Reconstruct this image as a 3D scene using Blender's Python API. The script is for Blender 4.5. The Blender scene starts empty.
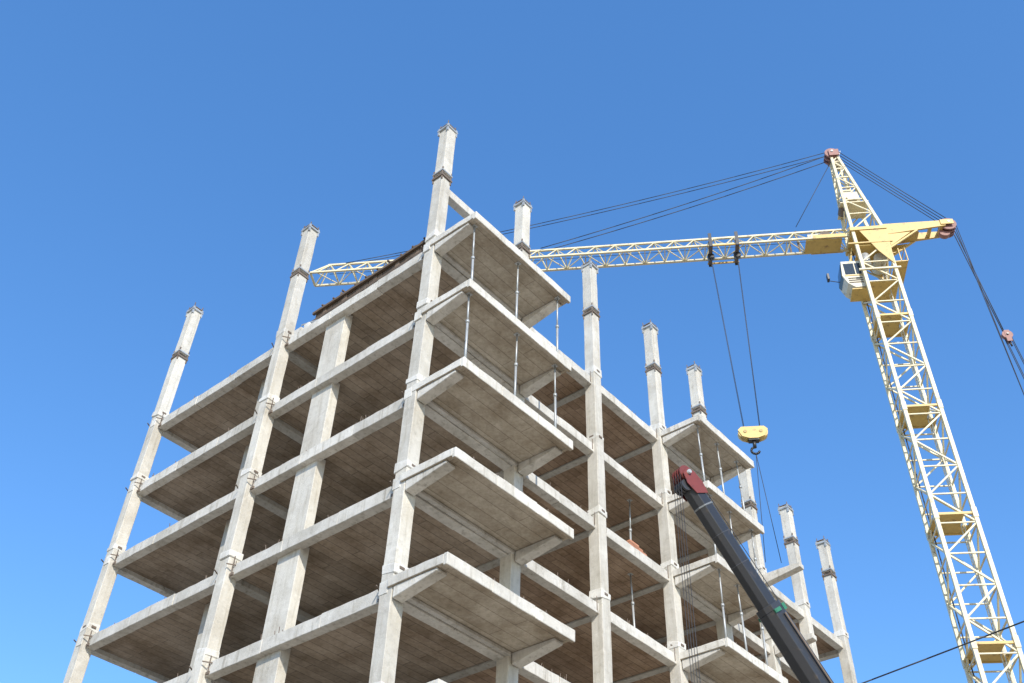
import bpy, bmesh, math, random
from mathutils import Vector, Matrix
random.seed(7)
scene = bpy.context.scene

# ------------------------------------------------------------------ materials
def new_mat(name):
    m = bpy.data.materials.new(name); m.use_nodes = True
    nt = m.node_tree; b = nt.nodes["Principled BSDF"]
    return m, nt, b

def noise(nt, scale, detail=4, rough=0.6, mapping=None, dist=0.0):
    tc = nt.nodes.new("ShaderNodeTexCoord")
    n = nt.nodes.new("ShaderNodeTexNoise"); n.inputs["Scale"].default_value = scale
    n.inputs["Detail"].default_value = detail; n.inputs["Roughness"].default_value = rough
    n.inputs["Distortion"].default_value = dist
    if mapping:
        mp = nt.nodes.new("ShaderNodeMapping"); mp.inputs["Scale"].default_value = mapping
        nt.links.new(tc.outputs["Object"], mp.inputs["Vector"]); nt.links.new(mp.outputs[0], n.inputs["Vector"])
    else:
        nt.links.new(tc.outputs["Object"], n.inputs["Vector"])
    return n

def ramp(nt, fac, stops):
    r = nt.nodes.new("ShaderNodeValToRGB"); e = r.color_ramp.elements
    e[0].position, e[0].color = stops[0][0], (*stops[0][1], 1)
    e[1].position, e[1].color = stops[-1][0], (*stops[-1][1], 1)
    for p, c in stops[1:-1]:
        k = e.new(p); k.color = (*c, 1)
    nt.links.new(fac, r.inputs[0]); return r

def mult(nt, a, b, fac=1.0):
    m = nt.nodes.new("ShaderNodeMixRGB"); m.blend_type = 'MULTIPLY'; m.inputs[0].default_value = fac
    nt.links.new(a, m.inputs[1]); nt.links.new(b, m.inputs[2]); return m

def tint(nt, col):
    a = nt.nodes.new("ShaderNodeAttribute"); a.attribute_name = "tint"
    m = nt.nodes.new("ShaderNodeVectorMath"); m.operation = 'SCALE'
    nt.links.new(col, m.inputs[0]); nt.links.new(a.outputs["Fac"], m.inputs["Scale"]); return m.outputs[0]

def bump(nt, b, h, strength, dist=0.02):
    bp = nt.nodes.new("ShaderNodeBump"); bp.inputs["Strength"].default_value = strength
    bp.inputs["Distance"].default_value = dist
    nt.links.new(h, bp.inputs["Height"]); nt.links.new(bp.outputs[0], b.inputs["Normal"])

def concrete(name, light, dark, streak=0.75, stain=0.7):
    m, nt, b = new_mat(name)
    n1 = noise(nt, 0.9, 6, 0.65)
    r1 = ramp(nt, n1.outputs["Fac"], [(0.34, dark), (0.58, light)])
    n2 = noise(nt, 1.0, 6, 0.65, (6, 6, 0.45))
    s = streak
    r2 = ramp(nt, n2.outputs["Fac"], [(0.32, (s, s*0.97, s*0.93)), (0.43, (.94, .935, .92)), (0.52, (1, 1, 1))])
    n3 = noise(nt, 6, 8, 0.75)
    r3 = ramp(nt, n3.outputs["Fac"], [(0.30, (stain, stain*.985, stain*.96)), (0.46, (1, 1, 1)), (0.70, (1.06, 1.06, 1.06))])
    n5 = noise(nt, 1.7, 5, 0.7, (1, 1, 1.6), 0.8)
    r5 = ramp(nt, n5.outputs["Fac"], [(0.57, (1, 1, 1)), (0.66, (1.10, 1.10, 1.11))])
    n6 = noise(nt, 34, 3, 0.6)
    r6 = ramp(nt, n6.outputs["Fac"], [(0.25, (.6, .58, .55)), (0.33, (1, 1, 1))])
    c = mult(nt, r1.outputs[0], r2.outputs[0]); c = mult(nt, c.outputs[0], r3.outputs[0])
    c = mult(nt, c.outputs[0], r5.outputs[0]); c = mult(nt, c.outputs[0], r6.outputs[0])
    nt.links.new(tint(nt, c.outputs[0]), b.inputs["Base Color"])
    b.inputs["Roughness"].default_value = 0.92
    b.inputs["Specular IOR Level"].default_value = 0.2
    n4 = noise(nt, 18, 8, 0.75); bump(nt, b, n4.outputs["Fac"], 0.45, 0.03)
    return m

M_COL = concrete("column_concrete", (0.60, 0.57, 0.505), (0.49, 0.455, 0.39), .80, .80)
M_EDGE = concrete("slab_edge_concrete", (0.63, 0.60, 0.54), (0.49, 0.46, 0.40), 0.68, 0.72)
M_MORTAR = concrete("mortar_patch", (0.70, 0.675, 0.62), (0.54, 0.515, 0.46), 0.82, 0.8)

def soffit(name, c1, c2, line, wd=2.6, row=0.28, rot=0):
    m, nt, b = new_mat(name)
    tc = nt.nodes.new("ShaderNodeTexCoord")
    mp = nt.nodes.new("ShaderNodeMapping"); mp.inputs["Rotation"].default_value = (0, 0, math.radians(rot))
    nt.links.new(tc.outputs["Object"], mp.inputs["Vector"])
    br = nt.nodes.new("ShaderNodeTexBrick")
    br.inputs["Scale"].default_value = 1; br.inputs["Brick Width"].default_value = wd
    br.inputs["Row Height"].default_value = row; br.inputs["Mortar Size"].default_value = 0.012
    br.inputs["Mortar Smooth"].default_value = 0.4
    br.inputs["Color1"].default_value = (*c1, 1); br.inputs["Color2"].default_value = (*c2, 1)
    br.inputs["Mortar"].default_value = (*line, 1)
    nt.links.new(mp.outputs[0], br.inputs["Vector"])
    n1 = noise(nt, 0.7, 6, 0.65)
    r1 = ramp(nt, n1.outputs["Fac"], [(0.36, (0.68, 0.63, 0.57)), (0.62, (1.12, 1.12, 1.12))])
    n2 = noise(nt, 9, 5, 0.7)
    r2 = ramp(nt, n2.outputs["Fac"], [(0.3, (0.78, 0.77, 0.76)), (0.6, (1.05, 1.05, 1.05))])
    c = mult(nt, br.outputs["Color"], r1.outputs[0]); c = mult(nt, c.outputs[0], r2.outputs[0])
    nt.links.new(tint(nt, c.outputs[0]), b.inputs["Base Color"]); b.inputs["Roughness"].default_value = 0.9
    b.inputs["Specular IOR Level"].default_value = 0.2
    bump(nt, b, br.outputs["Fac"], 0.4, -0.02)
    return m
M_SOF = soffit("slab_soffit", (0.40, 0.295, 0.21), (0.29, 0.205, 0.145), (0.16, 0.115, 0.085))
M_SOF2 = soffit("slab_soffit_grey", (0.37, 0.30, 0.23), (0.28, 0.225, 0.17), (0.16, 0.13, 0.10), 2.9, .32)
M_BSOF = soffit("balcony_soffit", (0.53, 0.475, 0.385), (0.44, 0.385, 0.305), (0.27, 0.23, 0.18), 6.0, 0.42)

def paint(name, col, rust=None, rough=0.5, metal=0.0, amt=0.62):
    m, nt, b = new_mat(name)
    n = noise(nt, 3.0, 7, 0.7)
    rc = rust or tuple(c*0.6 for c in col)
    r = ramp(nt, n.outputs["Fac"], [(0.32, rc), (0.42, tuple(c*0.88 for c in col)), (amt, col)])
    nt.links.new(tint(nt, r.outputs[0]), b.inputs["Base Color"])
    b.inputs["Roughness"].default_value = rough; b.inputs["Metallic"].default_value = metal
    n2 = noise(nt, 30, 4, 0.6); bump(nt, b, n2.outputs["Fac"], 0.15, 0.01)
    return m
M_CREAM = paint("crane_cream_paint", (0.73, 0.64, 0.41), (0.36, 0.25, 0.12))
M_YEL = paint("crane_yellow_paint", (0.66, 0.45, 0.13), (0.28, 0.16, 0.06))
M_WHITE = paint("crane_white_paint", (0.64, 0.59, 0.45), (0.3, 0.25, 0.18))
M_STEEL = paint("galvanised_steel", (0.46, 0.47, 0.46), (0.2, 0.18, 0.16), 0.45, 0.3)
M_RUST = paint("rusty_steel", (0.17, 0.13, 0.10), (0.10, 0.055, 0.035), 0.8)
M_BLACK = paint("boom_dark_paint", (0.030, 0.030, 0.032), (0.055, 0.045, 0.038), 0.38)
M_RED = paint("boom_head_red", (0.20, 0.038, 0.028), (0.06, 0.025, 0.02), 0.5, 0, .75)
M_SHEAVE = paint("sheave_primer_red", (0.32, 0.15, 0.125), (0.15, 0.08, 0.06), 0.6)
M_GREEN = paint("green_strap", (0.03, 0.18, 0.10), None, 0.6)
M_ROPE = paint("wire_rope", (0.035, 0.035, 0.038), None, 0.6)
M_GLASS = paint("cab_glass", (0.03, 0.045, 0.06), None, 0.1)
M_WOOD = paint("formwork_timber", (0.15, 0.105, 0.07), (0.045, 0.032, 0.024), 0.85)
M_BRICK = paint("orange_brick", (0.42, 0.19, 0.11), (0.25, 0.11, 0.07), 0.85)
M_TYRE = paint("tyre_rubber", (0.025, 0.025, 0.025), None, 0.8)

# ------------------------------------------------------------------ mesh builder
class MB:
    def __init__(s):
        s.bm = bmesh.new(); s.t = s.bm.faces.layers.float.new("tint"); s.mats = []
    def mi(s, m):
        if m not in s.mats: s.mats.append(m)
        return s.mats.index(m)
    def _f(s, vs, m, t, smooth=False):
        f = s.bm.faces.new(vs); f.material_index = s.mi(m); f[s.t] = t; f.smooth = smooth; return f
    def hexa(s, p, m, t=None):
        if t is None: t = random.uniform(0.92, 1.06)
        v = [s.bm.verts.new(q) for q in p]
        for q in ((3,2,1,0),(4,5,6,7),(0,1,5,4),(1,2,6,5),(2,3,7,6),(3,0,4,7)):
            s._f([v[i] for i in q], m, t)
    def bx(s, x0, x1, y0, y1, z0, z1, m, t=None):
        s.hexa([(x0,y0,z0),(x1,y0,z0),(x1,y1,z0),(x0,y1,z0),(x0,y0,z1),(x1,y0,z1),(x1,y1,z1),(x0,y1,z1)], m, t)
    def rbx(s, x0, x1, y0, y1, z0, z1, m, t=None, amt=.006):
        """cast-concrete bar: long horizontal box whose arrises wander a little"""
        if t is None: t = random.uniform(0.92, 1.06)
        alongx = (x1-x0) > (y1-y0); L = (x1-x0) if alongx else (y1-y0)
        n = max(2, int(L/.3)); prev = None
        def j(): return random.uniform(-amt, amt)
        for i in range(n+1):
            q = i/n
            if alongx:
                x = x0+L*q
                r = [(x, y0+j(), z0+j()), (x, y1, z0+j()), (x, y1, z1+j()), (x, y0+j(), z1+j()*1.5)]
            else:
                y = y0+L*q
                r = [(x0+j(), y, z0+j()), (x1, y, z0+j()), (x1, y, z1+j()), (x0+j(), y, z1+j()*1.5)]
            v = [s.bm.verts.new(p) for p in r]
            if prev:
                for k in range(4):
                    k2 = (k+1) % 4; s._f([prev[k], prev[k2], v[k2], v[k]], m, t)
            else: s._f(v[::-1], m, t)
            prev = v
        s._f(prev, m, t)
    def obox(s, c, ax, ay, az, m, t=None):
        c, ax, ay, az = map(Vector, (c, ax, ay, az))
        s.hexa([c-ax-ay-az, c+ax-ay-az, c+ax+ay-az, c-ax+ay-az, c-ax-ay+az, c+ax-ay+az, c+ax+ay+az, c-ax+ay+az], m, t)
    def bar(s, a, b, r, m, n=4, t=None, r2=None, up=None):
        if t is None: t = random.uniform(0.9, 1.05)
        a, b = Vector(a), Vector(b); d = (b-a).normalized(); r2 = r if r2 is None else r2
        up = Vector(up) if up else (Vector((0,0,1)) if abs(d.z) < 0.95 else Vector((0.55,-0.835,0)))
        u = d.cross(up).normalized(); w = u.cross(d)
        o = math.pi/4 if n == 4 else 0
        ra, rb = [], []
        for i in range(n):
            k = o+2*math.pi*i/n; q = u*math.cos(k)+w*math.sin(k)
            ra.append(s.bm.verts.new(a+q*r)); rb.append(s.bm.verts.new(b+q*r2))
        for i in range(n):
            j = (i+1) % n; s._f([ra[i], ra[j], rb[j], rb[i]], m, t, n > 4)
        s._f(ra[::-1], m, t); s._f(rb, m, t)
    def finish(s, name, parent=None, bevel=0, soff=None):
        bmesh.ops.recalc_face_normals(s.bm, faces=s.bm.faces)
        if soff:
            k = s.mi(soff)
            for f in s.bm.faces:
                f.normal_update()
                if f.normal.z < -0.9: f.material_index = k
        me = bpy.data.meshes.new(name); s.bm.to_mesh(me); s.bm.free()
        for m in s.mats: me.materials.append(m)
        o = bpy.data.objects.new(name, me); scene.collection.objects.link(o)
        if parent: o.parent = parent
        if bevel:
            b = o.modifiers.new("bevel", 'BEVEL'); b.width = bevel; b.segments = 1; b.limit_method = 'ANGLE'
        return o
def empty(name):
    e = bpy.data.objects.new(name, None); scene.collection.objects.link(e); return e
def rope(mb, a, b, r=0.022, sag=0.0, n=1, m=None):
    a, b = Vector(a), Vector(b); prev = a
    for i in range(1, n+1):
        t = i/n; p = a.lerp(b, t) - Vector((0,0,sag*4*t*(1-t)))
        mb.bar(prev, p, r, m or M_ROPE, 6, 1.0); prev = p

# ------------------------------------------------------------------ building
B = empty("unfinished_concrete_building")
TOPS = [1.9+3*i for i in range(9)]            # 1.9 ... 25.9
ROOF, ROOF2 = 25.9, 22.9
GX = [0, 4.2, 8.4, 12.6, 16.0, 19.4, 23.0, 26.5]
GY = [0, 7.3, 14.7]
C = 0.21
XW = 16.3; XE = 26.75; YN = 14.85

def jit(a): return random.uniform(-a, a)

cols = MB(); joints = MB(); steel = MB()
def column(cx, cy, top, c=C, zbase=0.0):
    lv = [t for t in TOPS if t+0.32 < top-0.5]
    zs = [zbase]+[t+0.35 for t in lv]
    k = lv[-1]+3
    while k+0.35 < top-0.5: zs.append(k+0.35); k += 3
    zs.append(top)
    roof = ROOF if cx < 17 else ROOF2
    for i in range(len(zs)-1):
        a, b = zs[i], zs[i+1]
        dx, dy = jit(.012), jit(.012); e, g = jit(.012), jit(.012)
        free = a > roof+1
        z0 = a+(0.14 if free else 0.0)
        tt = random.uniform(0.9, 1.07)
        NQ = 7; R = []
        for q in range(NQ):
            f = q/(NQ-1); zz = z0+(b-z0)*f+(jit(.05) if 0 < q < NQ-1 else 0)
            R.append([cols.bm.verts.new((cx+sx*(c+jit(.005))+dx+e*f, cy+sy*(c+jit(.005))+dy+g*f, zz)) for sx, sy in ((-1,-1),(1,-1),(1,1),(-1,1))])
        for q in range(NQ-1):
            for s_ in range(4):
                n_ = (s_+1) % 4; cols._f([R[q][s_], R[q][n_], R[q+1][n_], R[q+1][s_]], M_COL, tt)
        cols._f(R[0][::-1], M_COL, tt); cols._f(R[-1], M_COL, tt)
        if free:
            joints.bx(cx-c*.6, cx+c*.6, cy-c*.6, cy+c*.6, a-.02, a+.15, M_RUST)
            for sx in (-1,1):
                for sy in (-1,1):
                    steel.bar((cx+sx*c*.98, cy+sy*c*.98, a-.26), (cx+sx*c*.98, cy+sy*c*.98, a+.36), .034, M_RUST)
            steel.bx(cx-c-.04, cx+c+.04, cy-c-.04, cy+c+.04, a-.10, a-.02, M_RUST)
            steel.bx(cx-c-.035, cx+c+.035, cy-c-.035, cy+c+.035, a+.16, a+.22, M_STEEL)
            for w_ in (-1, 1):
                steel.bar((cx-c-.1, cy+w_*c*.5, a+.03), (cx+c+.1, cy+w_*c*.5, a+.06), .018, M_RUST)
        elif i > 0:
            w = c+random.uniform(.012, .038)
            joints.hexa([(cx+sx*w+jit(.012), cy+sy*w+jit(.012), a-random.uniform(.08,.2)) for sx,sy in ((-1,-1),(1,-1),(1,1),(-1,1))] +
                        [(cx+sx*w+jit(.012), cy+sy*w+jit(.012), a+random.uniform(.04,.2)) for sx,sy in ((-1,-1),(1,-1),(1,1),(-1,1))], M_MORTAR)
            if random.random() < .5:
                steel.bx(cx-c-.018, cx-c+.02, cy-.10, cy+.08, a-.02, a+.05, M_RUST)
            if random.random() < .5:
                steel.bx(cx-.09, cx+.07, cy-c-.045, cy-c+.02, a-.03, a+.04, M_RUST)
    if top > roof+1:
        steel.bx(cx-c-.05, cx+c+.05, cy-c-.05, cy+c+.05, top-.16, top-.08, M_STEEL)
        steel.bx(cx-c-.02, cx+c+.02, cy-c-.02, cy+c+.02, top+.012, top+.045, M_RUST)
        for sx in (-1,1):
            for sy in (-1,1):
                steel.bar((cx+sx*c*.9, cy+sy*c*.9, top), (cx+sx*(c*.9+.01)+jit(.02), cy+sy*c*.9+jit(.02), top+.2+jit(.04)), .022, M_RUST)
                steel.bx(cx+sx*c-.035*1, cx+sx*c+.035, cy+sy*c-.035, cy+sy*c+.035, top-.36, top+.01, M_STEEL)
        steel.bar((cx, cy, top), (cx, cy, top+.12), .05, M_RUST)

tops = {(0,0):32.05, (4.2,0):31.85, (8.4,0):31.95, (12.6,0):31.7, (16.0,0):31.7, (19.4,0):28.6, (23.0,0):28.1, (26.5,0):28.0,
        (0,7.3):31.9, (0,14.7):31.95}
for i, x in enumerate(GX):
    for j, y in enumerate(GY):
        t = tops.get((x, y), (ROOF if x < 17 else ROOF2)+0.3)
        column(x-0.01, y, t)
    if i: column(x, 4.0 if i % 2 else 11.0, (ROOF if x < 17 else ROOF2)-0.22, 0.18)
pyl = MB()
for k, t in enumerate(TOPS[:-1]):
    pyl.bx(0.14, 0.46, 4.2, 5.15, t+.001, t+3-.21, M_COL, random.uniform(.9, 1.03))
    pyl.bx(0.7, 1.0, 8.75, 9.25, t+.001, t+3-.21, M_COL, random.uniform(.72, .85))
pyl.finish("wall_pylons", B, .012)
cols.finish("columns", B, .014); joints.finish("column_joints", B, .02); steel.finish("column_steel_plates", B)

slabs = MB(); slabs2 = MB(); edges = MB(); brk = MB(); bal = MB()
def seg_edge(axis, a0, a1, at, th, z0, z1, side):
    L = a1-a0; n = max(1, round(L/2.1)); st = L/n
    for i in range(n):
        p, q = a0+i*st+.003, a0+(i+1)*st-.003
        o = at+jit(.014); zz = z1+jit(.012); zb = z0+jit(.012); t = random.uniform(.9, 1.07)
        if axis == 'y': edges.rbx(min(o, o+side*th), max(o, o+side*th), p, q, zb, zz, M_EDGE, t)
        else: edges.rbx(p, q, min(o, o+side*th), max(o, o+side*th), zb, zz, M_EDGE, t)
for t in TOPS:
    xe = XW if t > 23 else XE
    slabs2.bx(0.25, 4.2, 0.25, YN-.3, t-.2, t, M_EDGE, random.uniform(.88, 1.1))
    slabs.bx(4.202, xe-.3, 0.25, YN-.3, t-.2, t, M_EDGE, random.uniform(.88, 1.1))
    for a, b in ((C, 7.3-C), (7.3+C, 14.7-C)):
        seg_edge('y', a, b, -.06, .31, t-.37, t+.02, 1)
    gx = [g for g in GX if g <= xe]
    for a, b in zip(gx[:-1], gx[1:]):
        seg_edge('x', a+C, b-C, -.08, .33, t-.33, t+.02, 1)
        seg_edge('x', a+C, b-C, YN-.3+.003, .30, t-.36, t+.02, 1)
    for a, b in ((C, 7.3-C), (7.3+C, 14.7-C)):
        seg_edge('y', a, b, xe-.3+.003, .30, t-.40, t+.02, 1)
    for g in gx:
        for y in (0, 14.7):
            edges.bx(g-C-.03, g+C+.03, y-.05 if y==0 else y-.2, y+.25 if y==0 else y+.1, t-.33, t+.03, M_MORTAR)
    edges.bx(-.03, .25, 7.3-C-.03, 7.3+C+.03, t-.36, t+.03, M_MORTAR)
    edges.bx(.25, xe-.3, 7.3-.17, 7.3+.17, t-.38, t-.203, M_EDGE, .75)
    for g in gx[1:-1]:
        edges.bx(g-.14, g+.14, .26, 7.12, t-.27, t-.203, M_EDGE, .72)
        edges.bx(g-.14, g+.14, 7.48, YN-.32, t-.27, t-.203, M_EDGE, .72)
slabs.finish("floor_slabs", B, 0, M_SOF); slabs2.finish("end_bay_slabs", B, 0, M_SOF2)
edges.finish("edge_beams", B, .012)

def balcony(x0, x1, t, pr=2.0):
    y0 = -pr
    bal.bx(x0+.12, x1-.12, y0+.12, -.083, t-.19, t-.01, M_EDGE, random.uniform(.92, 1.06))
    a = random.uniform(.99, 1.1)
    n = 3; L = (x1-x0)/n
    for i in range(n):
        bal.rbx(x0+i*L-.001, x0+(i+1)*L+.001-(.004 if i < n-1 else 0), y0+jit(.006), y0+.118, t-.27+jit(.006), t+.05+jit(.012), M_EDGE, a*random.uniform(.95, 1.04))
    bal.rbx(x0, x0+.118, y0+.119, -.06, t-.20, t+.052, M_EDGE, a*.98)
    bal.rbx(x1-.118, x1, y0+.119, -.06, t-.20, t+.052, M_EDGE, a*.98)
    for xc in (x0+.22, x1-.24):
        w = .17
        ye = y0+.35
        p = [(xc-w, -.24, t-.52), (xc+w, -.24, t-.52), (xc+w, ye, t-.28), (xc-w, ye, t-.28)]
        q = [(xc-w, -.24, t-.203), (xc+w, -.24, t-.203), (xc+w, ye, t-.203), (xc-w, ye, t-.203)]
        brk.hexa([p[3], p[2], p[1], p[0], q[3], q[2], q[1], q[0]], M_EDGE, random.uniform(.95, 1.08))
    brk.bx(x0+.42, x1-.44, -.26, -.10, t-.30, t-.203, M_EDGE, .9)
for t in TOPS[1:]:
    balcony(-.26+jit(.03), 4.5+jit(.04), t)
    balcony(12.4+jit(.03), 16.25+jit(.04), t)
    if t < 23:
        brk.hexa([(19.2,-1.85,t-.2),(19.55,-1.85,t-.2),(19.55,-.24,t-.42),(19.2,-.24,t-.42),
                  (19.2,-1.85,t),(19.55,-1.85,t),(19.55,-.24,t),(19.2,-.24,t)], M_EDGE, 1.0)
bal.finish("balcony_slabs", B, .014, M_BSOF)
brk.finish("balcony_brackets", B, .014)

pr = MB()
def prop(x, y, z0, z1):
    zm = z0+(z1-z0)*random.uniform(.48, .62)
    dx, dy = jit(.05), jit(.05)
    pr.bar((x, y, z0+.02), (x+dx*.5, y+dy*.5, zm), .036, M_STEEL, 8)
    pr.bar((x+dx*.5, y+dy*.5, zm-.05), (x+dx, y+dy, z1-.01), .027, M_STEEL, 8)
    pr.bar((x+dx*.5, y+dy*.5, zm-.06), (x+dx*.5, y+dy*.5, zm+.04), .055, M_STEEL, 8)
    pr.bx(x-.07, x+.07, y-.07, y+.07, z0+.0, z0+.018, M_STEEL)
    pr.bx(x+dx-.08, x+dx+.08, y+dy-.08, y+dy+.08, z1-.012, z1-.002, M_STEEL)
for t in (22.9, 19.9):
    for x in (.12+jit(.1), 2.15+jit(.1), 4.1+jit(.1)): prop(x, -1.72, t, t+3-.19)
for t in (22.9, 19.9, 16.9):
    for x in (12.9, 14.2, 15.7): prop(x+jit(.15), -1.65, t, t+3-.19)
    prop(14.4, .9, t, t+2.8)
for t in (16.9, 19.9):
    for x in (9.6, 11.4): prop(x, .8, t, t+2.8)
pr.finish("steel_props", B)

ub = MB()
ub.bx(C+.01, 4.2-C-.01, -.14, .14, 28.55, 28.9, M_EDGE, 1.0)
ub.finish("upper_tie_beam", B, .014)
fw = MB()
y = .5
while y < 6.3:
    w = random.uniform(.16, .26)
    h = random.uniform(.0, .09)
    fw.bx(.40+jit(.02), .45, y, y+w, 26.3-h, 27.2+jit(.1), M_WOOD, random.uniform(.6, 1.5)); y += w+random.uniform(.004, .02)
fw.bx(.30, .395, .5, 6.5, 26.52, 26.64, M_WOOD, .8); fw.bx(.30, .395, .6, 6.4, 26.98, 27.08, M_WOOD, .9)
for k in range(7):
    yy = .8+k*.88
    fw.bar((.5, yy, 25.93), (.5, yy+jit(.03), 27.35+jit(.15)), .05, M_WOOD)
    fw.bar((1.5, yy, 25.95), (.52, yy, 27.0), .04, M_WOOD)
fw.bx(.47, 3.0, .9, 6.3, 27.08, 27.15, M_WOOD, .7)
for k in range(10):
    fw.bar((.28+jit(.05), .9+k*.56, 27.2+jit(.02)), (2.9, .9+k*.56+jit(.1), 27.21), .04, M_WOOD)
fw.bx(.0, .5, 6.45, 6.8, 25.93, 26.2, M_MORTAR); fw.bx(-.02, .3, 6.0, 6.25, 25.93, 26.15, M_MORTAR)
fw.bar((.1, 5.6, 26.1), (.3, 6.9, 26.75), .03, M_STEEL)
fw.finish("roof_formwork", B)

bs = MB()
for r in range(3):
    for i in range(4-r):
        for j in range(2):
            bs.bx(10.1+i*.26+r*.03+jit(.008), 10.345+i*.26+r*.03, -.04+j*.13, .08+j*.13+jit(.004), 19.94+r*.072, 20.005+r*.072, M_BRICK, random.uniform(.8, 1.3))
bs.finish("brick_stack", B)
an = MB()
for t in TOPS[3:]:
    for y in (0, 7.3, 14.7):
        for s in (-1, 1):
            if y == 0 and s < 0: continue
            yy = y+s*(C+.12)
            an.bar((-.09, yy, t-.32), (-.09, yy, t+.22+jit(.05)), .018, M_RUST)
            an.bar((-.30, yy-.05*s, t-.05), (-.06, yy+.1*s, t-.05), .02, M_RUST)
            an.bx(-.10, -.05, yy-.08, yy+.08, t-.36, t-.28, M_RUST)
    for x in GX[1:5]:
        for s in (-1, 1):
            an.bar((x+s*(C+.1), -.10, t-.25), (x+s*(C+.1), -.10, t+.2+jit(.06)), .018, M_RUST)
    for k in range(12):
        y = random.uniform(.5, 14); an.bar((.02, y, t), (-.0, y+jit(.05), t+random.uniform(.1, .26)), .012, M_RUST)
        x = random.uniform(4.8, 12); an.bar((x, .03, t), (x+jit(.05), .0, t+random.uniform(.1, .25)), .012, M_RUST)
    for x0 in (-.2, 12.45):
        for k in range(4):
            x = x0+.5+k*1.05+jit(.1)
            an.bar((x, -1.94, t+.04), (x+.03, -1.94, t+.15), .010, M_RUST); an.bar((x+.03, -1.94, t+.15), (x+.08, -1.94, t+.04), .010, M_RUST)
for i in range(6):
    x = 9.2+i*.5
    an.bx(x, x+.46, .25+jit(.05), .32, 22.92, 23.10+jit(.05), M_WOOD)
an.finish("rebar_and_anchors", B)
cw = MB()
for t in TOPS[:-1]:
    cw.bx(5.6, 5.85, 8.2, 12.6, t+.001, t+2.795, M_COL, .8)
    cw.bx(5.85, 9.6, 8.2, 8.45, t+.001, t+2.795, M_COL, .8)
    if t < 17:
        cw.bx(17.0, 19.0, .5, .75, t+.001, t+1.3, M_BRICK, .8)
cw.bx(.3, 26.4, .3, 14.5, -.4, 1.69, M_COL, .8)
cw.finish("core_walls", B)

# ------------------------------------------------------------------ tower crane
K = empty("tower_crane")
J = Vector((-.5495, .8355, 0)).normalized(); S = Vector((J.y, -J.x, 0)); Z = Vector((0,0,1))
O = Vector((27.42, -5.68, 0)); a = .83
def P(u, v, z): return O+J*u+S*v+Z*z
ms = MB()
corners = [(-a,-a),(a,-a),(a,a),(-a,a)]
ztop = 46.2
for u, v in corners: ms.bar(P(u,v,1.0), P(u,v,ztop), .12, M_CREAM, 4, 1.0, up=J)
ph = 1.52; n = int((ztop-1)/ph)
for i in range(n):
    z0 = 1+i*ph; z1 = z0+ph
    for f in range(4):
        c0, c1 = corners[f], corners[(f+1) % 4]
        ms.bar(P(*c0, z0), P(*c1, z0), .042, M_CREAM)
        p, q = (c0, c1) if (i+f) % 2 else (c1, c0)
        ms.bar(P(*p, z0), P(*q, z1), .052, M_CREAM)
for w in (-.2, .2): ms.bar(P(-.45, w, 2), P(-.45, w, ztop), .03, M_WHITE)
z = 2.2
while z < ztop: ms.bar(P(-.45, -.2, z), P(-.45, .2, z), .018, M_WHITE); z += .35
rope(ms, P(.7, .6, 2), P(.7, .6, 46), .03)
ms.finish("mast", K)
pf = MB()
for z in (3, 9, 15.1, 21.2, 27.3, 33.4, 39.5):
    pf.obox(P(.2, 0, z), J*.60, S*.80, Z*.03, M_YEL)
    pf.obox(P(-.6, .5, z), J*.20, S*.30, Z*.03, M_YEL)
    for f in range(4):
        c0, c1 = corners[f], corners[(f+1) % 4]
        pf.bar(P(*c0, z), P(*c1, z), .08, M_YEL)
    for c in corners:
        pf.bar(P(*c, z-.25), P(*c, z+.25), .15, M_CREAM, 4, up=J)
pf.finish("mast_platforms", K)

hd = MB()
zb = 46.2; apex = 53.9
def hp(u, v, k):
    return P(u, v, zb).lerp(P(.45+(.16 if u > 0 else -.16), .22*(1 if v > 0 else -1), apex), k)
for u, v in corners:
    hd.bar(P(u, v, zb), hp(u, v, 1), .12, M_CREAM, 4, 1.0, .10)
ks = [0, .2, .38, .54, .68, .80, .90, .97]
for i in range(len(ks)-1):
    for f in range(4):
        c0, c1 = corners[f], corners[(f+1) % 4]
        hd.bar(hp(*c0, ks[i]), hp(*c1, ks[i]), .05, M_CREAM)
        p, q = (c0, c1) if (i+f) % 2 else (c1, c0)
        hd.bar(hp(*p, ks[i]), hp(*q, ks[i+1]), .05, M_CREAM)
for v in (-.28, 0, .28):
    hd.bar(P(.55, v-.06, apex+.1), P(.55, v+.06, apex+.1), .42, M_SHEAVE, 16)
hd.bar(P(.55, -.5, apex+.1), P(.55, .5, apex+.1), .08, M_STEEL, 8)
hd.obox(P(.45, -.42, apex), J*.3, S*.03, Z*.28, M_SHEAVE); hd.obox(P(.45, .42, apex), J*.3, S*.03, Z*.28, M_SHEAVE)
hd.bar(P(.1, .3, apex), P(-.2, .3, apex+1.0), .02, M_STEEL)
hd.obox(P(.2, 0, 49.5), J*.42, S*.5, Z*.42, M_WHITE); hd.obox(P(.3, 0, 50.2), J*.25, S*.3, Z*.2, M_CREAM)
hd.bar(P(.2, -.6, 49.4), P(.2, .6, 49.4), .33, M_WHITE, 14)
hd.bar(P(.75, -.3, 48.9), P(.75, .3, 48.9), .28, M_RUST, 12)
hd.obox(P(.2, 0, 48.85), J*.8, S*.65, Z*.03, M_CREAM)
hd.finish("tower_head", K)

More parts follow.
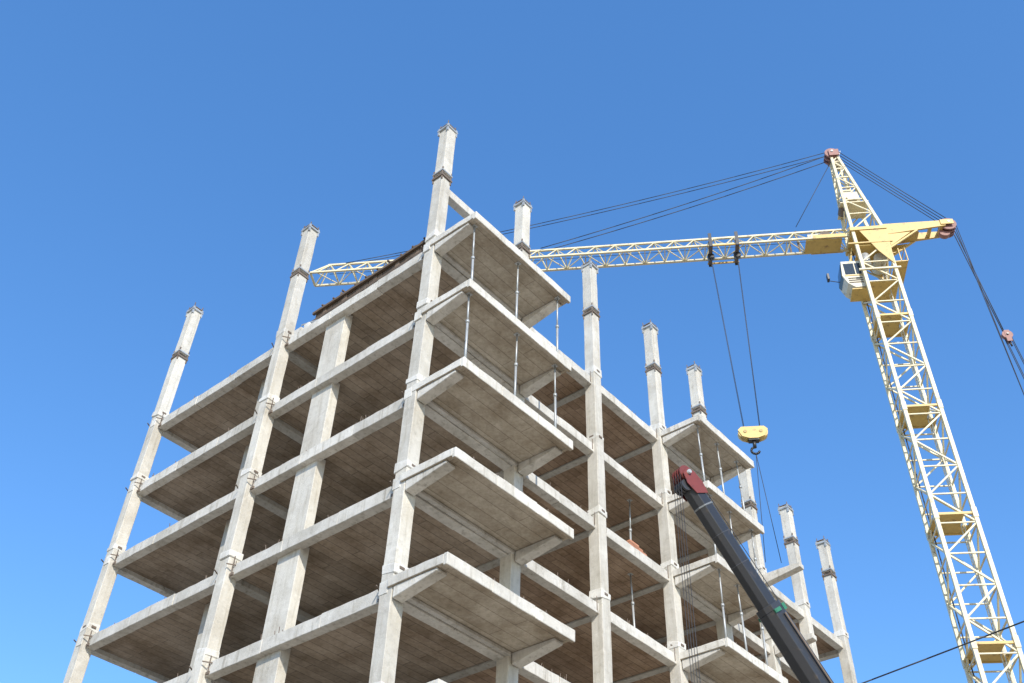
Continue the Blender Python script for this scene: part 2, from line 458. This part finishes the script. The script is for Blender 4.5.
tn = MB()
tn.obox(P(0, 0, 46.15), J*1.0, S*1.0, Z*.12, M_YEL)
tn.obox(P(-.1, 0, 44.9), J*.9, S*.85, Z*.04, M_YEL)
for s in (-1, 1):
    v = s*.93
    pts = [(-1.0,46.0),(.5,46.0),(-.2,44.3),(-.85,43.2)]
    tn.hexa([P(u, v-.02, zz) for u, zz in pts]+[P(u, v+.02, zz) for u, zz in pts], M_YEL)
    tn.bar(P(-1.1, v, 42.9), P(1.1, v, 42.9), .07, M_CREAM)
    tn.bar(P(-1.1, v, 45.0), P(1.3, v, 45.0), .06, M_YEL)
tn.obox(P(-1.25, 0, 43.4), J*.35, S*.9, Z*.03, M_YEL)
tn.obox(P(0, 0, 42.0), J*.8, S*.8, Z*.03, M_YEL)
for u in (-1.6, -1.25):
    tn.bar(P(u, -.9, 43.4), P(u, -.9, 44.4), .03, M_YEL); tn.bar(P(u, .9, 43.4), P(u, .9, 44.4), .03, M_YEL)
tn.bar(P(-1.6, -.9, 44.4), P(-1.6, .9, 44.4), .03, M_YEL); tn.bar(P(-1.6, -.9, 43.9), P(-1.6, .9, 43.9), .025, M_YEL)
tn.bar(P(-.35, -.5, 44.2), P(-.35, .5, 44.2), .35, M_WHITE, 14)
tn.bar(P(.45, -.4, 43.6), P(.45, -.4, 44.5), .25, M_STEEL, 12)
tn.bar(P(.4, .45, 42.2), P(.4, .45, 43.0), .22, M_WHITE, 12)
tn.obox(P(-.2, .2, 42.4), J*.3, S*.25, Z*.35, M_RUST)
tn.finish("transition_frame", K)

cb = MB()
cu, cz = 1.3, 43.0
def prism(mb, prof, v0, v1, m, t=1.0, k=1.0):
    A = [mb.bm.verts.new(P(cu+u*k, v0, cz+z*k)) for u, z in prof]; Bv = [mb.bm.verts.new(P(cu+u*k, v1, cz+z*k)) for u, z in prof]
    n = len(prof)
    for i in range(n):
        j = (i+1) % n; mb._f([A[i], A[j], Bv[j], Bv[i]], m, t)
    mb._f(A[::-1], m, t); mb._f(Bv, m, t)
prism(cb, [(-.5,-1.0),(.1,-1.05),(.45,-.7),(.66,-.1),(.56,1.0),(-.5,1.0)], -.55, .55, M_WHITE)
prism(cb, [(.40,-.64),(.71,-.08),(.61,.85),(.57,.85),(.64,-.08),(.36,-.64)], -.46, .46, M_GLASS)
for s in (-1, 1):
    cb.obox(P(cu+.2, s*.56, cz+.38), J*.27, S*.012, Z*.42, M_GLASS); cb.obox(P(cu-.27, s*.56, cz+.38), J*.14, S*.012, Z*.42, M_GLASS)
    for q in range(3): cb.obox(P(cu, s*.565, cz-.35-q*.16), J*.38, S*.012, Z*.035, M_RUST)
    cb.obox(P(cu+.02, s*.56, cz-.13), J*.5, S*.014, Z*.04, M_YEL)
cb.obox(P(cu-.15, 0, cz-1.1), J*.45, S*.5, Z*.04, M_YEL)
cb.bar(P(1.0, -.4, 45.2), P(cu, -.4, cz+.95), .05, M_YEL); cb.bar(P(1.0, .4, 45.2), P(cu, .4, cz+.95), .05, M_YEL)
cb.bar(P(cu+.6, 0, cz-.1), P(cu+1.2, .1, cz+.2), .03, M_ROPE); cb.obox(P(cu+1.25, .1, cz+.45), J*.06, S*.15, Z*.22, M_BLACK)
cb.finish("operator_cab", K, .02)

jb = MB()
JL = 32.4; zl, zh = 46.05, 47.2; hw = .55
st = 1.15; u = 1.0; i = 0
for v in (-hw, hw): jb.bar(P(.9, v, zl), P(JL, v, zl), .08, M_CREAM, 4, 1.0)
jb.bar(P(.9, 0, zh), P(JL-.8, 0, zh), .08, M_CREAM, 4, 1.0)
while u < JL-1.0:
    for v in (-hw, hw):
        jb.bar(P(u, v, zl), P(u+st/2, 0, zh), .042, M_CREAM); jb.bar(P(u+st/2, 0, zh), P(u+st, v, zl), .042, M_CREAM)
    jb.bar(P(u, -hw, zl), P(u, hw, zl), .04, M_CREAM)
    s = 1 if i % 2 else -1
    jb.bar(P(u, -hw*s, zl), P(u+st, hw*s, zl), .033, M_CREAM); u += st; i += 1
jb.bar(P(JL, -hw, zl), P(JL, hw, zl), .08, M_CREAM); jb.bar(P(JL, -hw, zl), P(JL-.8, 0, zh), .05, M_CREAM); jb.bar(P(JL, hw, zl), P(JL-.8, 0, zh), .05, M_CREAM)
for v in (-hw-.06, hw+.06): jb.obox(P(2.1, v, zl+.05), J*.9, S*.02, Z*.14, M_YEL)
jb.obox(P(2.4, 0, zl-.10), J*1.0, S*.5, Z*.03, M_YEL)
jb.bar(P(2.2, -.3, zl+.55), P(2.2, .3, zl+.55), .3, M_RUST, 12); jb.obox(P(2.9, 0, zl+.4), J*.3, S*.3, Z*.22, M_WHITE)
jb.bar(P(3.6, hw, zl), P(3.6, hw, zl+1.9), .07, M_RUST); jb.bar(P(4.1, hw, zl), P(4.1, hw, zl+1.1), .07, M_RUST)
rope(jb, P(1, 0, zl+.35), P(JL-1, 0, zl+.35), .016, .05, 6)
jb.finish("jib", K)

tr = MB(); tu = 8.0
for du in (-1.0, 1.0):
    tr.obox(P(tu+du*.75, 0, zl-.15), J*.10, S*.78, Z*.10, M_RUST)
    for v in (-.78, .78):
        tr.obox(P(tu+du*.75, v, zl+.2), J*.09, S*.04, Z*.55, M_BLACK)
        tr.bar(P(tu+du*.75, v*.8-.05, zl+.16), P(tu+du*.75, v*.8+.05, zl+.16), .12, M_RUST, 10)
    tr.bar(P(tu+du*.75, -.12, zl-.4), P(tu+du*.75, .12, zl-.4), .2, M_BLACK, 12)
for v in (-.7, .7): tr.bar(P(tu-.9, v, zl-.2), P(tu+.9, v, zl-.2), .06, M_YEL)
tr.finish("trolley", K)

CE = -4.6
cj = MB()
for s in (-1, 1):
    v = s*.42
    prof = [(-.8, 46.05), (CE+.2, 46.5), (CE+.2, 46.92), (-.8, 46.95)]
    cj.hexa([P(u, v-.05, z) for u, z in prof]+[P(u, v+.05, z) for u, z in prof], M_YEL)
    cj.bar(P(-.8, v, 44.8), P(-2.8, v, 46.3), .07, M_YEL)
    prof = [(-.85, 44.9), (-2.4, 46.15), (-.85, 46.05), (-.85, 45.5)]
    cj.hexa([P(u, v*1.1-.012, z) for u, z in prof]+[P(u, v*1.1+.012, z) for u, z in prof], M_YEL)
for u in (-1.6, -2.6, -3.6, -4.2): cj.obox(P(u, 0, 46.6), J*.07, S*.36, Z*.12, M_YEL)
cj.obox(P(-2.0, 0, 46.25), J*.9, S*.35, Z*.02, M_YEL)
for v in (-.3, -.1, .1, .3):
    cj.bar(P(CE, v-.05, 46.75), P(CE, v+.05, 46.75), .46, M_SHEAVE, 16)
cj.bar(P(CE+.25, -.15, 46.3), P(CE+.25, .15, 46.3), .3, M_SHEAVE, 14)
cj.bar(P(CE, -.55, 46.75), P(CE, .55, 46.75), .07, M_STEEL, 8)
for s in (-1, 1): cj.obox(P(CE+.1, s*.5, 46.75), J*.35, S*.025, Z*.18, M_YEL)
cj.finish("counter_jib", K)

rp = MB()
for v in (-.15, .15):
    rope(rp, P(.6, v, apex+.45), P(30.5, v*.6, zh), .022, .5, 10)
    rope(rp, P(.6, v*1.6, apex+.05), P(18.6, v, zh+.05), .024, .25, 8)
rope(rp, P(.6, 0, apex-.3), P(3.6, .2, zl+1.9), .02)
for v in (-.3, -.1, .1, .3):
    rope(rp, P(.3, v, apex+.4), P(CE-.1, v, 47.15), .022)
for v, uu in ((-.3, CE-.55), (-.1, CE-.85)):
    rope(rp, P(CE-.42, v, 46.7), P(uu, v, 1.5), .02)
PX, PZ = CE-1.1, 38.7
for v in (-.12, .12):
    rope(rp, P(CE-.45, v+.3, 46.6), P(PX+.1, v*.5+.4, PZ+.2), .025)
    for w in (-.08, .08): rope(rp, P(PX+w*2, v*.5+.4, PZ-.2), P(PX-2.3+w*4, v+.4, 2), .02)
for v in (.34, .46): rp.bar(P(PX, v-.04, PZ), P(PX, v+.04, PZ), .27, M_SHEAVE, 16)
rp.obox(P(PX, .30, PZ-.1), J*.13, S*.015, Z*.38, M_SHEAVE); rp.obox(P(PX, .51, PZ-.1), J*.13, S*.015, Z*.38, M_SHEAVE)
rp.bar(P(PX, .22, PZ), P(PX, .6, PZ), .06, M_BLACK, 8); rp.bar(P(PX, .4, PZ-.45), P(PX-.03, .4, PZ-.75), .05, M_BLACK, 8)
HZ = 32.7
for v in (-.12, .12):
    rope(rp, P(tu-.75, v, zl-.4), P(tu-.38, v, HZ+.35), .014)
    rope(rp, P(tu+.75, v, zl-.4), P(tu+.38, v, HZ+.35), .014)
rp.finish("ropes", K)

hk = MB()
prof = [(-.72, .16), (-.55, -.22), (-.2, -.36), (.2, -.36), (.55, -.22), (.72, .16), (.55, .34), (-.55, .34)]
cu, cz = tu, HZ+.1
for v in (-.22, .18): prism(hk, prof, v, v+.04, M_YEL)
for u in (-.38, .38): hk.bar(P(tu+u, -.17, HZ+.15), P(tu+u, .17, HZ+.15), .34, M_YEL, 16); hk.bar(P(tu+u, -.25, HZ+.15), P(tu+u, .25, HZ+.15), .09, M_YEL, 10, .6)
hk.obox(P(tu, 0, HZ-.1), J*.25, S*.17, Z*.22, M_BLACK)
hk.bar(P(tu, 0, HZ-.3), P(tu, 0, HZ-.7), .09, M_BLACK, 8)
prev = None
for i in range(9):
    an_ = math.radians(90-i*32); p = P(tu+.2*math.cos(an_), 0, HZ-.88+.2*math.sin(an_))
    if prev: hk.bar(prev, p, .06, M_BLACK, 6)
    prev = p
for k in range(2): rope(hk, P(tu, 0, HZ-1.05), P(tu+(-.35 if k else .35), .1*k, HZ-7), .016)
hk.finish("hook_block", K)

bs = MB()
bs.obox(P(-1.0, 0, .75), J*4.2, S*2.2, Z*.25, M_YEL)
for u in (-4.2, -3.4): bs.obox(P(u, 0, 2.2), J*.35, S*1.9, Z*1.2, M_COL)
for u in (-3.5, 3.0):
    for v in (-2.4, 2.4):
        bs.obox(P(u, v, .3), J*.9, S*.25, Z*.25, M_YEL)
for c in corners: bs.bar(P(c[0]*2.4, c[1]*2.4, 1), P(*c, 6.5), .1, M_YEL)
bs.finish("base_platform", K)

# ------------------------------------------------------------------ mobile crane with telescopic boom
T = empty("mobile_crane_truck")
H = Vector((5.55, -5.04, 17.75)); D = Vector((3.3, -1.2, -4.8)).normalized()
side = D.cross(Z).normalized(); upv = side.cross(D).normalized()
if upv.z < 0: upv = -upv
bo = MB()
def sect(s0, s1, w, h, m, t=1.0):
    prof = [(-w, h*.55), (-w*.7, h), (w*.7, h), (w, h*.55), (w, -h*.5), (w*.45, -h), (-w*.45, -h), (-w, -h*.5)]
    A = [bo.bm.verts.new(H+D*s0+side*x+upv*y) for x, y in prof]; Bv = [bo.bm.verts.new(H+D*s1+side*x+upv*y) for x, y in prof]
    for i in range(8):
        j = (i+1) % 8; bo._f([A[i], A[j], Bv[j], Bv[i]], m, t)
    bo._f(A[::-1], m, t); bo._f(Bv, m, t)
sect(.15, 3.9, .22, .26, M_BLACK); sect(3.75, 3.92, .29, .33, M_BLACK, 1.3); sect(.75, .80, .235, .275, M_STEEL, .5)
sect(3.92, 10.5, .29, .33, M_BLACK, 1.2); sect(10.2, 10.6, .38, .44, M_BLACK); sect(10.6, 18.8, .38, .44, M_BLACK, 1.3)
for s0 in (1.6, 2.5): sect(s0, s0+.03, .228, .268, M_BLACK, 2.2)
bo.finish("telescopic_boom", T, .01)
bh = MB()
kk = .54
for s in (-1, 1):
    pr_ = [(-.60, .10), (-.3, .40), (.3, .52), (.95, .42), (.75, -.3), (.1, -.50), (-.45, -.35)]
    A = [bh.bm.verts.new(H+D*x*kk+upv*y*kk+side*(s*.225)) for x, y in pr_]; Bv = [bh.bm.verts.new(H+D*x*kk+upv*y*kk+side*(s*.25)) for x, y in pr_]
    for i in range(7):
        j = (i+1) % 7; bh._f([A[i], A[j], Bv[j], Bv[i]], M_RED, 1)
    bh._f(A[::-1], M_RED, 1); bh._f(Bv, M_RED, 1)
for k in (-.15, -.05, .05, .15):
    bh.bar(H-D*.22+side*(k-.035), H-D*.22+side*(k+.035), .23, M_RED, 14, .9)
    bh.bar(H+D*.08-upv*.25+side*(k-.03), H+D*.08-upv*.25+side*(k+.03), .17, M_BLACK, 14, 1.5)
bh.bar(H-D*.2-side*.32, H-D*.2+side*.32, .06, M_STEEL, 8)
for k in (-.15, -.05, .05, .15):
    q = H-D*.3-upv*.2+side*k
    rope(bh, q, Vector((q.x-.02, q.y, 4.6)), .009)
rope(bh, H+upv*.36, H+D*17+upv*.7, .012); rope(bh, H+upv*.36+side*.1, H+D*17+upv*.7+side*.1, .012)
hx, hy = (H-D*.3-upv*.2).x, (H-D*.3-upv*.2).y
bh.bx(hx-.25, hx+.25, hy-.2, hy+.2, 4.0, 4.6, M_YEL); bh.bar((hx, hy, 4.0), (hx, hy, 3.5), .06, M_BLACK, 8)
for s in (-1, 1):
    bh.obox(H+D*3.95+upv*.34+side*s*.2, D*.09, side*.04, upv*.06, M_GREEN)
    bh.obox(H+D*3.95-upv*.05+side*s*.30, D*.05, side*.02, upv*.13, M_GREEN)
bh.bar(H+D*4.1+side*.33+upv*.1, H+D*10+side*.33+upv*.2, .03, M_RUST, 6)
bh.finish("boom_head", T)
tk = MB()
base = H+D*18.8
bx, by = base.x, base.y
tk.bx(bx-4.2, bx+6.0, by-1.2, by+1.2, 1.0, 1.35, M_YEL); tk.bx(bx-1.4, bx+1.6, by-1.1, by+1.1, 1.36, 2.2, M_BLACK)
tk.bx(bx-.9, bx+1.0, by-.75, by-.5, 2.2, 3.2, M_BLACK); tk.bx(bx-.9, bx+1.0, by+.5, by+.75, 2.2, 3.2, M_BLACK)
tk.bx(bx+4.0, bx+6.2, by-1.25, by+1.25, 1.36, 2.0, M_WHITE); tk.hexa([(bx+4.0,by-1.2,2.0),(bx+6.15,by-1.2,2.0),(bx+6.15,by+1.2,2.0),(bx+4.0,by+1.2,2.0),
    (bx+4.1,by-1.1,3.0),(bx+5.7,by-1.1,3.0),(bx+5.7,by+1.1,3.0),(bx+4.1,by+1.1,3.0)], M_GLASS)
tk.bx(bx+4.08, bx+5.72, by-1.12, by+1.12, 3.0, 3.1, M_WHITE)
for wx in (-3.2, -1.9, 2.6, 4.9):
    for s in (-1, 1):
        tk.bar((bx+wx, by+s*.85, .55), (bx+wx, by+s*1.25, .55), .55, M_TYRE, 24); tk.bar((bx+wx, by+s*1.2, .55), (bx+wx, by+s*1.27, .55), .28, M_STEEL, 16)
for wx in (-4.0, 3.6):
    tk.bar((bx+wx, by-2.6, 1.15), (bx+wx, by+2.6, 1.15), .14, M_YEL)
    for s in (-1, 1): tk.bar((bx+wx, by+s*2.6, 1.2), (bx+wx, by+s*2.6, .05), .1, M_STEEL, 8); tk.bar((bx+wx, by+s*2.6, .05), (bx+wx, by+s*2.6, .0), .3, M_STEEL, 12)
tk.finish("truck_chassis", T, .02)

# ------------------------------------------------------------------ overhead cable with poles
Q = empty("overhead_power_line")
pl = MB()
A = Vector((.35, -3.6, 8.15)); Bp = Vector((-3.4, -24.5, 8.35))
rope(pl, A, Bp, .010, .18, 24)
for p in (A, Bp):
    pl.bar((p.x, p.y, 0), (p.x, p.y, p.z+.4), .14, M_COL, 12, 1.0, .09)
    pl.bar((p.x-.6, p.y, p.z-.05), (p.x+.6, p.y, p.z-.05), .05, M_STEEL)
    pl.bar((p.x, p.y, p.z-.05), (p.x, p.y, p.z+.1), .05, M_WHITE, 8)
pl.finish("cable_and_poles", Q)

# ------------------------------------------------------------------ ground
gm, nt, b = new_mat("site_soil")
n1 = noise(nt, .15, 8, .65); r1 = ramp(nt, n1.outputs["Fac"], [(.3, (.30, .23, .155)), (.6, (.43, .35, .25))])
n2 = noise(nt, 4, 6, .7); r2 = ramp(nt, n2.outputs["Fac"], [(.3, (.75, .75, .75)), (.6, (1, 1, 1))])
c = mult(nt, r1.outputs[0], r2.outputs[0]); nt.links.new(c.outputs[0], b.inputs["Base Color"])
b.inputs["Roughness"].default_value = .95; bump(nt, b, n2.outputs["Fac"], .6, .05)
me = bpy.data.meshes.new("ground"); me.from_pydata([(-2500,-2500,0),(2500,-2500,0),(2500,2500,0),(-2500,2500,0)], [], [(0,1,2,3)])
me.materials.append(gm); g = bpy.data.objects.new("ground", me); scene.collection.objects.link(g)

# ------------------------------------------------------------------ light
sd = Vector((-.57, -.82, 0)).normalized(); el = math.radians(33)
sun_dir = Vector((sd.x*math.cos(el), sd.y*math.cos(el), math.sin(el)))
L = bpy.data.lights.new("sun", 'SUN'); L.energy = 5.0; L.angle = math.radians(.5); L.color = (1, .94, .83)
lo = bpy.data.objects.new("sun", L); scene.collection.objects.link(lo)
lo.rotation_euler = sun_dir.to_track_quat('Z', 'Y').to_euler(); lo.location = (-30, -50, 60)
w = bpy.data.worlds.new("World"); scene.world = w; w.use_nodes = True
nt = w.node_tree; bg = nt.nodes["Background"]
sky = nt.nodes.new("ShaderNodeTexSky"); sky.sky_type = 'NISHITA'; sky.sun_disc = False
sky.sun_elevation = el; sky.sun_rotation = math.atan2(sd.x, sd.y)
sky.air_density = 1.0; sky.dust_density = 0.3; sky.ozone_density = 2.0
hs = nt.nodes.new("ShaderNodeHueSaturation"); hs.inputs["Saturation"].default_value = 1.24; hs.inputs["Value"].default_value = 2.0
hs.inputs["Hue"].default_value = .502
nt.links.new(sky.outputs[0], hs.inputs["Color"])
mx = nt.nodes.new("ShaderNodeMixRGB"); mx.inputs[0].default_value = .25
mx.inputs[2].default_value = (.10/.15, .31/.15, .82/.15, 1)
nt.links.new(hs.outputs[0], mx.inputs[1])
nt.links.new(mx.outputs[0], bg.inputs[0]); bg.inputs[1].default_value = .15

# ------------------------------------------------------------------ camera
cd = bpy.data.cameras.new("camera"); co = bpy.data.objects.new("camera", cd); scene.collection.objects.link(co)
cd.sensor_width = 36; cd.lens = 36*1031/1024; cd.clip_end = 8000; cd.clip_start = .1
fwd = Vector((.5495, .49, .6763)).normalized(); right = Vector((.6449, -.7638, .0295))
right = (right-fwd*right.dot(fwd)).normalized(); up = right.cross(fwd)
m = Matrix((right, up, -fwd)).transposed().to_4x4(); m.translation = Vector((-14.81, -16.67, 1.6))
co.matrix_world = m; scene.camera = co
scene.view_settings.view_transform = 'Standard'; scene.view_settings.look = 'None'; scene.view_settings.exposure = 0
